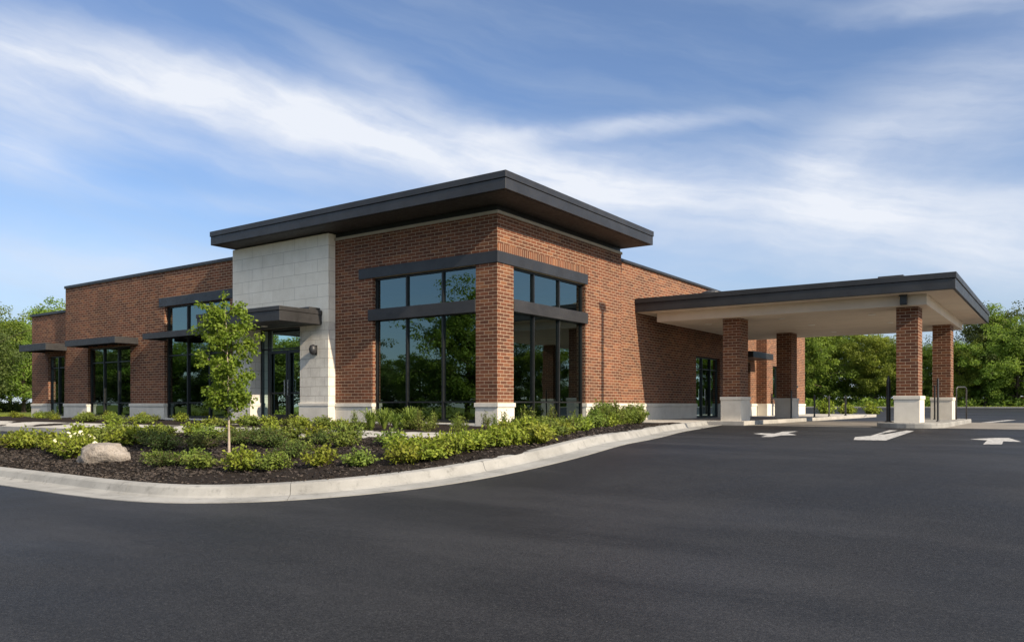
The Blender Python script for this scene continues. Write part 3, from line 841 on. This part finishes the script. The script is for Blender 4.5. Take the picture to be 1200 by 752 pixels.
cnt = 0
def plant(kind, x, y, sc, label, group, name='shrub', zs=1.0):
    global cnt
    lst = GR if kind == 'grass' else SH[kind]
    o = bpy.data.objects.new(name, lst[cnt % len(lst)]); COL.objects.link(o); cnt += 1
    o.location = (x, y, bed_z(x, y) - .02); o.rotation_euler = (0, 0, random.uniform(0, 6.28)); s = sc * random.uniform(.9, 1.12)
    o.scale = (s, s, s * zs * random.uniform(.92, 1.1))
    return tag(o, label, 'grass' if kind == 'grass' else 'shrub', group)
ORD = ['first', 'second', 'third', 'fourth', 'fifth', 'sixth', 'seventh', 'eighth', 'ninth', 'tenth', 'eleventh', 'twelfth', 'thirteenth', 'fourteenth', 'fifteenth', 'sixteenth', 'seventeenth', 'eighteenth', 'nineteenth', 'twentieth', 'twenty-first', 'twenty-second', 'twenty-third', 'twenty-fourth']
def row(kind, pts, sc, fmt, group, zs=1.0, name='shrub'):
    for i, (x, y) in enumerate(pts):
        k = kind[i % len(kind)] if isinstance(kind, (list, tuple)) else kind
        if group == G1:                      # keep the mulch margin along the kerb clear
            j = min(range(len(kl)), key=lambda q: (kl[q][0] - x) ** 2 + (kl[q][1] - y) ** 2)
            f_ = (.36 if x > 4.5 else .20) if y < -6 else .52
            x, y = x + kn[j][0] * f_, y + kn[j][1] * f_
        plant(k, x, y, sc, fmt.format(ORD[i]), group, name, zs)

G1 = 'low shrubs in the kerb-side planting row'
row('bright', [(-3.9, -10.05), (-4.6, -9.9), (-5.4, -9.75), (-6.2, -9.9), (-7.1, -9.7), (-8.0, -9.9), (-9.0, -9.75), (-10.0, -9.85), (-11.1, -9.8)], .98, 'bright green shrub, {} beyond the white-flowered one, away from the boulder', G1, 1.05)
plant('white', -3.05, -10.1, 1.05, 'white-flowered green shrub close to the tan boulder', G1)
plant('white', -3.6, -9.75, .9, 'smaller white-flowered shrub just behind the one by the boulder', G1)
row(['mid', 'dark', 'mid'], [(-.35, -10.2), (.2, -10.35), (.75, -10.2), (1.25, -10.4)], .80, 'spreading green shrub in the kerb row, {} from the boulder towards the young tree', G1, .95)
row(['bright', 'mid'], [(2.15, -10.2), (2.7, -9.95), (3.5, -9.5), (4.05, -9.2)], .80, 'kerb row shrub, {} past the young tree towards the corner', G1)
row('bright', [(4.75, -8.75), (4.98, -8.35), (5.16, -7.95), (5.3, -7.5), (5.45, -7.05), (5.52, -6.6)], .80, 'lime green shrub in the bend of the kerb, {} from the mulch gap', G1)
plant('gold', 5.30, -6.0, 1.0, 'round yellow-green ball shrub at the end of the lime green bend', G1)
row(['bright', 'mid'], [(5.35, -5.2), (5.2, -4.5), (4.95, -3.7), (4.6, -2.7), (4.3, -1.7), (4.0, -.7)], .80, 'green shrub on the sunny side bed, {} past the yellow-green ball', G1)
G2 = 'second row of shrubs behind the kerb row'
row(['bright', 'bright', 'mid'], [(-6.7, -8.3), (-5.7, -8.4), (-5.1, -8.55), (-4.4, -8.4), (-3.7, -8.5)], .95, 'bright shrub behind the boulder, {} from the slip lane end', G2, 1.0)
row('dark', [(-2.9, -8.6), (-2.2, -8.75), (-1.5, -8.4), (-.9, -7.9), (-.3, -7.75), (.3, -7.9)], .84, 'dark green shrub between boulder and young tree, {} from the boulder end', G2, 1.0)
row(['mid', 'dark'], [(1.3, -8.1), (2.0, -8.9), (1.75, -7.4), (.9, -7.2), (2.6, -7.0)], .72, 'shrub on the mulch behind the young tree, {} from its trunk', G2, 1.1)
row('bright', [(4.0, -8.2), (4.18, -7.85), (4.25, -7.4), (4.42, -7.0), (4.5, -6.5), (4.62, -6.0), (4.6, -5.4)], .85, 'lime green shrub in the inner bend row, {} from the mulch gap', G2)
row(['mid', 'bright'], [(-7.5, -7.7), (-6.8, -7.3), (-6.0, -7.5), (-5.2, -7.15), (-4.5, -7.4), (-3.8, -7.0), (-3.1, -7.2), (-2.4, -6.95), (-1.7, -7.1), (-1.0, -6.9), (-.3, -7.05), (.4, -6.9), (1.2, -6.8)], .88, 'shrub on the island edge beside the front path, {} from the slip lane', G2, .95)
G3 = 'shrubs between the front path and the building'
row(['bright', 'mid'], [(-27.0, -1.2), (-25.0, -1.0), (-23.6, -1.6), (-21.8, -2.0), (-20.2, -2.6), (-18.6, -2.2), (-17.2, -2.0), (-15.9, -2.6), (-14.6, -2.1), (-13.4, -2.4), (-12.2, -2.1)], .74, 'small bright shrub below the front wing wall, {} from the far end', G3)
row(['bright', 'mid'], [(-15.2, -3.9), (-14.3, -4.2), (-13.4, -3.9), (-12.5, -4.1), (-11.6, -3.9), (-10.9, -4.2), (-7.4, -4.1), (-6.6, -4.3), (-5.9, -4.0), (-5.2, -4.3), (-4.6, -4.2), (-3.9, -4.0), (-3.2, -4.3), (-2.5, -4.1), (-1.7, -4.3), (-1.2, -4.1), (.0, -3.7), (.7, -4.2)], .80, 'yellowish shrub at the building edge of the front path, {} from the far end', G3, .9)
row('grass', [(-.55, -4.4), (.15, -4.3), (-.9, -3.6), (.45, -4.1)], .78, 'clump of arching strap-leaved grass before the stone pier, {} from the door', 'clumps of ornamental grass near the entrance', name='ornamental_grass')
row('shoot', [(1.0, -4.4), (1.5, -3.4), (2.0, -4.3), (2.1, -3.0), (1.1, -2.0), (2.75, -5.2), (2.95, -3.8), (.4, -3.2), (1.7, -4.9)], .64, 'upright leafy shoot below the big corner window, {} from the entrance', 'young upright shoots below the corner windows', name='leafy_plant')
row('shoot', [(-4.4, -1.3), (-3.6, -1.0), (-2.9, -1.35), (-2.1, -.95), (-1.3, -1.3), (-.6, -1.0)], .66, 'thin leafy shoot right under the front corner window, {} from the entrance', 'young upright shoots below the corner windows', name='leafy_plant')
row(['mid', 'shoot'], [(2.4, -2.6), (2.35, -1.8), (2.2, -1.0), (1.95, -.2), (1.75, .6), (1.6, 1.5), (3.4, -2.8), (3.6, -3.9)], .75, 'mixed green plant beside the side window, {} from the brick corner', G3, 1.1)
row('hedge', [(3.35, -.35), (3.2, .55), (2.95, 1.4), (2.72, 2.2), (2.5, 3.0), (2.28, 3.8), (2.05, 4.6), (1.85, 5.3), (2.3, 1.7), (1.9, 2.9), (1.5, 4.1)], .78, 'tall fresh green hedge plant below the sunlit side wall, {} from the street corner', 'hedge plants along the side wall')
row('bright', [(3.75, .6), (3.4, 1.6), (3.05, 2.6)], .8, 'low lime shrub at the foot of the side hedge, {} from the kerb bend', G1)

# boulder
bm = bmesh.new(); bmesh.ops.create_icosphere(bm, subdivisions=5, radius=1)
from mathutils import noise as mn
for v in bm.verts:
    p = v.co.copy()
    d = 1 + .22 * mn.noise(p * 1.1 + Vector((3, 1, 7))) + .10 * mn.noise(p * 2.6) + .035 * mn.noise(p * 7)
    q = p * d
    q.z = max(q.z, -.45); q.x *= 1 + .12 * (q.z < .1)
    if q.z > .55: q.z = .55 + (q.z - .55) * .5
    v.co = Vector((q.x * .43, q.y * .31, q.z * .30))
me = bpy.data.meshes.new('boulder'); bm.to_mesh(me); bm.free()
for p in me.polygons: p.use_smooth = True
o = link_mesh('boulder', me, 'boulder'); o.location = (-1.62, -10.3, bed_z(-1.62, -10.3) + .10); o.rotation_euler = (0, R(-4), R(28))
tag(o, 'rounded tan boulder lying on the mulch between the shrubs', 'boulder')

# trees -------------------------------------------------------------
def limb_tree(seed, H, R_, trunk_r, leafsize, n_leaf, crown0, nl=14, leaf_mat='leaf_wood', bark='bark', clump=.16, asp=.6, levels=2, top=1.0, narrow=.0):
    """returns (trunk mesh, crown mesh); limbs carry leaf clumps"""
    rg = np.random.default_rng(seed); mb = MB()
    lean = rg.normal(scale=.02 * H, size=2)
    def trunk_at(t): return np.array([lean[0] * t * t, lean[1] * t * t, H * t])
    ts = [0, .03, .15, .35, .55, .75, .92]
    mb.tube([tuple(trunk_at(t)) for t in ts], [trunk_r * 1.5, trunk_r * 1.08] + [trunk_r * (1 - .93 * t) for t in ts[2:]], 8)
    cl = []
    for i in range(nl):
        t0 = crown0 + (0.9 - crown0) * (i + rg.uniform(0, .8)) / nl
        a = i * 2.4 + rg.uniform(-.5, .5)
        # crown profile
        u = (t0 - crown0) / (1 - crown0)
        w = math.sin(math.pi * min(1, (u * .86 + .14)) ** (.8 - narrow)) ** .7
        L = R_ * w * rg.uniform(.75, 1.18) + .04 * H
        b = trunk_at(t0); rise = rg.uniform(.25, .75) * L * (1 - .2 * u)
        e = b + np.array([math.cos(a) * L, math.sin(a) * L, rise]); m_ = (b + e) / 2 + np.array([0, 0, -.06 * L])
        r0 = trunk_r * (1 - .9 * t0) * .55
        mb.tube([tuple(b), tuple(m_), tuple(e)], [r0, r0 * .65, r0 * .2], 6)
        for k in range(5):
            s = .4 + .6 * k / 4
            p = (1 - s) ** 2 * b + 2 * s * (1 - s) * m_ + s * s * e
            cl.append((p + rg.normal(scale=.06 * R_, size=3), 1.0))
            if levels > 1:
                e2 = p + rg.normal(size=3) * np.array([.30, .30, .24]) * R_
                mb.tube([tuple(p), tuple((p + e2) / 2 + [0, 0, .02 * H]), tuple(e2)], [r0 * .4, r0 * .25, r0 * .1], 4, False)
                cl.append((e2, .9)); cl.append(((p + e2) / 2, .6))
    for t in (.86, .93, .99): cl.append((trunk_at(t * top), .7))
    wts = np.array([c[1] for c in cl]); wts /= wts.sum(); idx = rg.choice(len(cl), n_leaf, p=wts)
    cs = np.array([c[0] for c in cl])
    rad = (clump * R_ * rg.uniform(.6, 1.5, len(cl)))[idx][:, None]
    d = rg.normal(size=(n_leaf, 3)); d /= np.linalg.norm(d, axis=1)[:, None]
    c = cs[idx] + d * rad * rg.uniform(.25, 1.0, (n_leaf, 1)) ** .6 * np.array([1.15, 1.15, .8])
    v = leaves(c, leafsize, rg, -.1, asp, None, d * np.array([.8, .8, .6]) + np.array([0, 0, .35]))
    tm = bpy.data.meshes.new('trunk'); tm.from_pydata([tuple(map(float, q)) for q in mb.v], [], mb.f); tm.materials.append(M[bark])
    for p in tm.polygons: p.use_smooth = True
    cm = quads_mesh('crown', v); cm.materials.append(M[leaf_mat])
    return tm, cm

def put_tree(name, meshes, loc, rz, sc, label, group=None):
    t = empty(name, loc, label, 'tree', group, rz); t.scale = sc
    for nm, me in zip(('trunk', 'crown'), meshes):
        o = bpy.data.objects.new(nm, me); COL.objects.link(o); o.parent = t
    return t

yt = limb_tree(101, 3.0, .345, .024, .060, 9500, .25, 26, 'leaf_young', 'bark_young', .27, .6, 2, 1.0, -.15)
put_tree('young_tree', yt, (.38, -9.0, bed_z(.42, -9) - .02), R(40), (1, 1, 1), 'slender young tree with pale trunk standing in the mulch before the entrance')

TR = {
 'mid': [limb_tree(200 + i, 10, 3.5, .22, .205, 32000, .10, 19, 'leaf_wood', 'bark', .20) for i in range(3)],
 'light': [limb_tree(220 + i, 10, 3.3, .20, .205, 28000, .13, 17, 'leaf_wood_light', 'bark', .20) for i in range(2)],
 'dark': [limb_tree(240 + i, 10, 4.0, .25, .20, 32000, .10, 20, 'leaf_wood_dark', 'bark', .19) for i in range(2)],
}
tcount = 0
CAM = Vector((13.16, -18.0, .64))
FW = Vector((-.5751, .8181, 0)); RT = Vector((.8181, .5751, 0))
def treeloc(tx, D):      # bearing (tangent to the right of the view axis) and distance -> place on the ground
    p = CAM + FW * D + RT * (tx * D); return p.x, p.y
def far_tree(kind, tx, D, ht, label, group='broadleaf trees along the edge of the lot', wide=1.0):
    global tcount
    x, y = treeloc(tx, D); lst = TR[kind]; y = max(y, 78.5) if y > 60 and x > -60 else y
    s = ht / 10.4
    put_tree('broadleaf_tree', lst[tcount % len(lst)], (x, y, h(y) - .05), random.uniform(0, 6.28), (s * wide, s * wide, s), label, group); tcount += 1

def px(p): return (p - 600) / 924.0
MERGED = 'leafy green tree merged into the dense treeline beyond the parking lot'
far_tree('light', px(1000), 80, 8.6, 'yellow-green tree seen in the gap under the canopy, closest to the far lane')
far_tree('mid', px(952), 92, 10.4, 'tall mid-green tree rising right beside the far brick wall corner')
far_tree('mid', px(976), 95, 10.8, MERGED)
far_tree('light', px(1026), 92, 8.0, 'light green tree beside the patch of sky under the canopy')
far_tree('mid', px(1046), 84, 6.4, MERGED)
far_tree('light', px(1062), 90, 7.4, MERGED)
far_tree('mid', px(1088), 88, 7.2, 'low bright tree showing between the two outer brick columns')
far_tree('mid', px(930), 89, 9.5, MERGED)
far_tree('light', px(1118), 80, 7.0, 'bright green small tree just beyond the outer hoop guard')
far_tree('dark', px(1158), 86, 10.5, 'tallest dark green tree, past the end of the canopy roof', wide=1.1)
far_tree('mid', px(1192), 80, 9.6, 'broad green tree in front of the tall dark one beyond the lot')
far_tree('mid', px(1150), 79, 7.0, MERGED)
far_tree('dark', px(1205), 90, 10.4, MERGED)
far_tree('mid', px(1136), 94, 7.2, MERGED)
for i in range(13):
    x = 17 + i * 6.2
    y = 76 + random.uniform(-2, 5); kind = ['mid', 'light', 'dark', 'mid'][i % 4]; lst = TR[kind]; s = random.uniform(8.6, 10.6) / 10.4
    put_tree('broadleaf_tree', lst[i % len(lst)], (x, y, h(y) - .05), random.uniform(0, 6.28), (s * 1.1, s * 1.1, s), 'leafy tree mirrored in the side windows, standing beyond the lot', 'trees mirrored in the side windows')
for i, (x, y, sc_) in enumerate([(.6, 34.6, 1.9), (1.8, 35.2, 1.6), (3.0, 36.0, 1.7)]):
    o = bpy.data.objects.new('shrub', SH['bright'][i]); COL.objects.link(o); o.location = (x, y, h(y)); o.scale = (sc_, sc_, sc_ * 1.25)
    tag(o, 'bright bush past the end of the far brick wall, %s from the wall' % ORD[i], 'shrub', 'bushes past the end of the side walkway')
G_L = 'trees beyond the low end of the building'
for p_, D, H_, k, lab in [(12, 80, 9.4, 'mid', 'dense green tree beside the low end of the brick building'), (-14, 74, 9.4, 'mid', 'green tree at the lawn edge, cut by the frame beyond the low end bay'),
                          (52, 88, 11.0, 'mid', 'mid green tree showing its top above the low end bay roof'), (28, 76, 8.8, 'mid', 'tall green tree behind the dense one at the lawn'),
                          (72, 94, 12.4, 'light', 'light green tree top next to the higher parapet of the front wing'),
                          (-40, 66, 9.4, 'dark', 'dark tree farthest out on the lawn beyond the low end bay')]:
    far_tree(k, px(p_), D, H_, lab, G_L)
for i in range(22):
    x = -146 + i * 6.4 + random.uniform(-1, 1); y = -40 + random.uniform(-5, 3); kind = ['mid', 'dark', 'light', 'mid', 'dark'][i % 5]; lst = TR[kind]
    s = (random.uniform(5.6, 7.0) + (x < -55) * 3.4) / 10.4
    put_tree('broadleaf_tree', lst[i % len(lst)], (x, y, h(y) - .05), random.uniform(0, 6.28), (s * 1.35, s * 1.35, s), 'leafy tree across the street, mirrored in the front windows', 'trees mirrored in the front windows')
put_tree('broadleaf_tree', TR['mid'][1], (-31.5, -38, h(-38) - .05), 1.1, (1.15, 1.15, 1.07), 'tallest of the trees mirrored in the front corner window', 'trees mirrored in the front windows')

# undergrowth and verge
def undergrowth(name, spots, ht, n, size, mat, label, cat):
    rg = np.random.default_rng(77)
    sp = np.array(spots); idx = rg.integers(0, len(sp), n)
    q = rg.normal(size=(n, 3)); q /= np.linalg.norm(q, axis=1)[:, None]; q *= rg.uniform(.3, 1, (n, 1)) ** .5
    c = sp[idx] + q * np.array([1.6, 1.6, 1.0]) * ht * (.55 + .6 * ((idx * 37) % 11 / 11.0))[:, None]
    c[:, 2] = np.abs(c[:, 2] - sp[idx][:, 2]) + sp[idx][:, 2]
    me = quads_mesh(name, leaves(c, size, rg, .2, .6)); me.materials.append(M[mat])
    o = bpy.data.objects.new(name, me); COL.objects.link(o); return tag(o, label, cat, kind='stuff')
sp = []
for k in range(70):
    x = -22 + k * 1.9; y = 76.2 + random.uniform(-.8, 3.5); sp.append((x, y, h(y)))
    if x < 30: sp.append((x + 1, y + 3.5, h(y) + 1.3))
undergrowth('undergrowth', sp, 1.25, 30000, .32, 'leaf_wood', 'dense green undergrowth along the foot of the far trees', 'undergrowth')
sp = []
for k in range(80):
    sp.append((-30 + k * 1.7, 92 + random.uniform(-2, 3), h(92) + .1)); sp.append((-30 + k * 1.7, 92 + random.uniform(-1, 4), h(92) + 1.6))
undergrowth('undergrowth', sp, 1.5, 42000, .5, 'leaf_wood_dark', 'dark thicket filling the gaps behind the treeline', 'undergrowth')
sp = []
for k in range(30):
    x, y = treeloc(px(-70 + k * 5), 80 + random.uniform(-2, 10)); sp.append((x, y, h(y)))
undergrowth('undergrowth', sp, 1.0, 12000, .28, 'leaf_wood_dark', 'dark undergrowth below the trees beyond the low end bay', 'undergrowth')
sheet('lawn', -75, -28.75, -4.88, 69, .01, 'grass', 1)
# short grass blades on the lawn beside the building
rg = np.random.default_rng(5)
n = 16000; gx = rg.uniform(-48, -28.9, n); gy = rg.uniform(-4.7, 14, n)
c = np.stack([gx, gy, np.array([h(v) for v in gy]) + .01], 1)
me = quads_mesh('grass_blades', leaves(c, .09, rg, 2.2, .14)); me.materials.append(M['leaf_bright'])
o = bpy.data.objects.new('grass_blades', me); COL.objects.link(o); tag(o, 'short bright grass on the lawn beyond the low end bay', 'grass', kind='stuff')
n = 14000; gx = rg.uniform(-25, 60, n); gy = rg.uniform(69.3, 76.0, n)
c = np.stack([gx, gy, np.full(n, h(71) + -.02)], 1)
me = quads_mesh('grass_blades', leaves(c, .22, rg, 2.0, .16)); me.materials.append(M['leaf_bright'])
o = bpy.data.objects.new('grass_blades', me); COL.objects.link(o); tag(o, 'grass verge between the far kerb and the treeline', 'grass', kind='stuff')

# ------------------------------------------------------------------ sky, sun, camera
SUN_AZ = -8.5      # degrees from +X towards +Y
SUN_EL = 31.0
sd_ = Vector((math.cos(R(SUN_EL)) * math.cos(R(SUN_AZ)), math.cos(R(SUN_EL)) * math.sin(R(SUN_AZ)), math.sin(R(SUN_EL))))
sl = bpy.data.lights.new('sun', 'SUN'); sl.energy = 5.0; sl.angle = R(.53); sl.color = (1.0, .84, .64)
so = bpy.data.objects.new('sun', sl); COL.objects.link(so); so.rotation_euler = sd_.to_track_quat('Z', 'Y').to_euler(); so.location = (40, -5, 40)

W = bpy.data.worlds.new('World'); S.world = W; W.use_nodes = True
N = NT(W.node_tree); bg = W.node_tree.nodes['Background']
sky = N.n('ShaderNodeTexSky', sky_type='NISHITA', sun_disc=False, sun_elevation=R(SUN_EL), sun_rotation=R(90 - SUN_AZ), altitude=50, air_density=1.0, dust_density=.6, ozone_density=2.2)
tc = N.n('ShaderNodeTexCoord').outputs['Generated']
az = N.m('ARCTAN2', N.dot(tc, tuple(RT)), N.dot(tc, tuple(FW)))      # compass bearing, zero towards the tree gap
el = N.m('ARCSINE', N.dot(tc, (0, 0, 1)))
warp = N.noise(N.xyz(N.m('MULTIPLY', az, 3.0), N.m('MULTIPLY', el, 5.0), 1.0), 1.6, 4, .55)
warp2 = N.noise(N.xyz(N.m('MULTIPLY', az, 3.0), N.m('MULTIPLY', el, 5.0), 9.0), 5.0, 4, .6)
elw = N.m('ADD', el, N.m('ADD', N.m('MULTIPLY', N.m('SUBTRACT', warp, .5), .035), N.m('MULTIPLY', N.m('SUBTRACT', warp2, .5), .010)))
azw = N.m('ADD', az, N.m('MULTIPLY', N.m('SUBTRACT', warp, .5), .10))
# fibres: noise drawn out along the wind, which falls towards the east
fib_v = N.xyz(N.m('MULTIPLY', azw, 2.2), N.m('MULTIPLY', N.m('ADD', elw, N.m('MULTIPLY', azw, .22)), 17.0), 4.0)
fib = N.noise(fib_v, 1.5, 6, .56)
tuft = N.noise(N.xyz(N.m('MULTIPLY', azw, 5.0), N.m('MULTIPLY', elw, 11.0), 2.0), 1.8, 7, .62)

def blob(a0, e0, sa, se, tilt, amp):
    da = N.m('SUBTRACT', azw, a0); de = N.m('SUBTRACT', N.m('SUBTRACT', elw, e0), N.m('MULTIPLY', da, tilt))
    q = N.m('ADD', N.m('POWER', N.m('DIVIDE', N.m('ABSOLUTE', da), sa), 2.0), N.m('POWER', N.m('DIVIDE', N.m('ABSOLUTE', de), se), 2.0))
    return N.m('MULTIPLY', N.m('EXPONENT', N.m('MULTIPLY', q, -1.0)), amp)
def add(*xs):
    r = xs[0]
    for x in xs[1:]: r = N.m('ADD', r, x)
    return r
dens = add(
    blob(-.56, .350, .20, .043, -.02, 1.0), blob(-.30, .337, .20, .038, -.12, 1.12), blob(-.05, .302, .20, .034, -.18, 1.12), blob(.12, .275, .14, .030, -.12, .55),
    blob(.36, .235, .24, .055, -.16, .68), blob(.55, .165, .18, .050, -.12, .75), blob(.50, .30, .16, .075, .35, .55), blob(.38, .275, .07, .035, .3, .5),
    blob(.12, .333, .17, .010, .02, .6), blob(-.57, .262, .075, .028, -.05, .75), blob(-.38, .285, .22, .018, -.10, .35), blob(-.14, .375, .12, .022, -.35, .35),
    blob(.56, .425, .13, .018, -.02, .65), blob(-.5, .155, .22, .035, -.03, .45), blob(-.36, .235, .16, .012, .03, .25), blob(.15, .21, .22, .05, -.1, .35),
    N.m('MULTIPLY', N.ramp(N.m('ABSOLUTE', az), .75, 1.2), N.ramp(el, .05, .25, 0, .25)), N.ramp(el, .50, .80, 0, 1.1))  # faint cover off to the sides; unseen dense overhead cloud added as fill light
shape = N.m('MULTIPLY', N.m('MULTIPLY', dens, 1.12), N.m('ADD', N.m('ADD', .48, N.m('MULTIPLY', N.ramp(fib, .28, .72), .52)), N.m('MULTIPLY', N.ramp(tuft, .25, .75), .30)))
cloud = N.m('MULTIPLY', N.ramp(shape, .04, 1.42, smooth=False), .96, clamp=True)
veil = N.m('ADD', N.m('MULTIPLY', N.ramp(el, .30, .0), N.ramp(N.m('ABSOLUTE', az), .7, 1.3,   .55, .0)), N.m('ADD', .05, N.m('MULTIPLY', N.ramp(fib, .35, .75), .20)))
skycol = N.mix(1.0, sky.outputs[0], (.69, .74, .85), 'MULTIPLY')
skyv = N.mix(veil, skycol, (2.75, 3.25, 4.0))
sunny = N.m('MULTIPLY', N.ramp(N.m('ABSOLUTE', az), 1.3, 2.2), N.ramp(el, .30, .55))      # unseen high clouds behind the camera, brightened as added fill for the front
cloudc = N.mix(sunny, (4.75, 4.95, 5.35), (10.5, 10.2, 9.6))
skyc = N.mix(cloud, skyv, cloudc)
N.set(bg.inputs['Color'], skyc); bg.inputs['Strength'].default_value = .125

cd = bpy.data.cameras.new('camera'); cd.sensor_width = 36; cd.lens = 36 * 924 / 1200; cd.shift_y = 98 / 1200; cd.clip_end = 3000; cd.clip_start = .05
co = bpy.data.objects.new('camera', cd); COL.objects.link(co); co.location = CAM
co.rotation_euler = (math.pi / 2, 0, math.atan2(-FW.x, FW.y))
S.camera = co
S.view_settings.view_transform = 'Standard'; S.view_settings.look = 'None'; S.view_settings.exposure = .55; S.view_settings.gamma = 1; S.view_settings.use_curve_mapping = False
S.cycles.max_bounces = 8; S.cycles.transparent_max_bounces = 8; S.cycles.diffuse_bounces = 3; S.cycles.glossy_bounces = 3
S.cycles.sample_clamp_indirect = 6
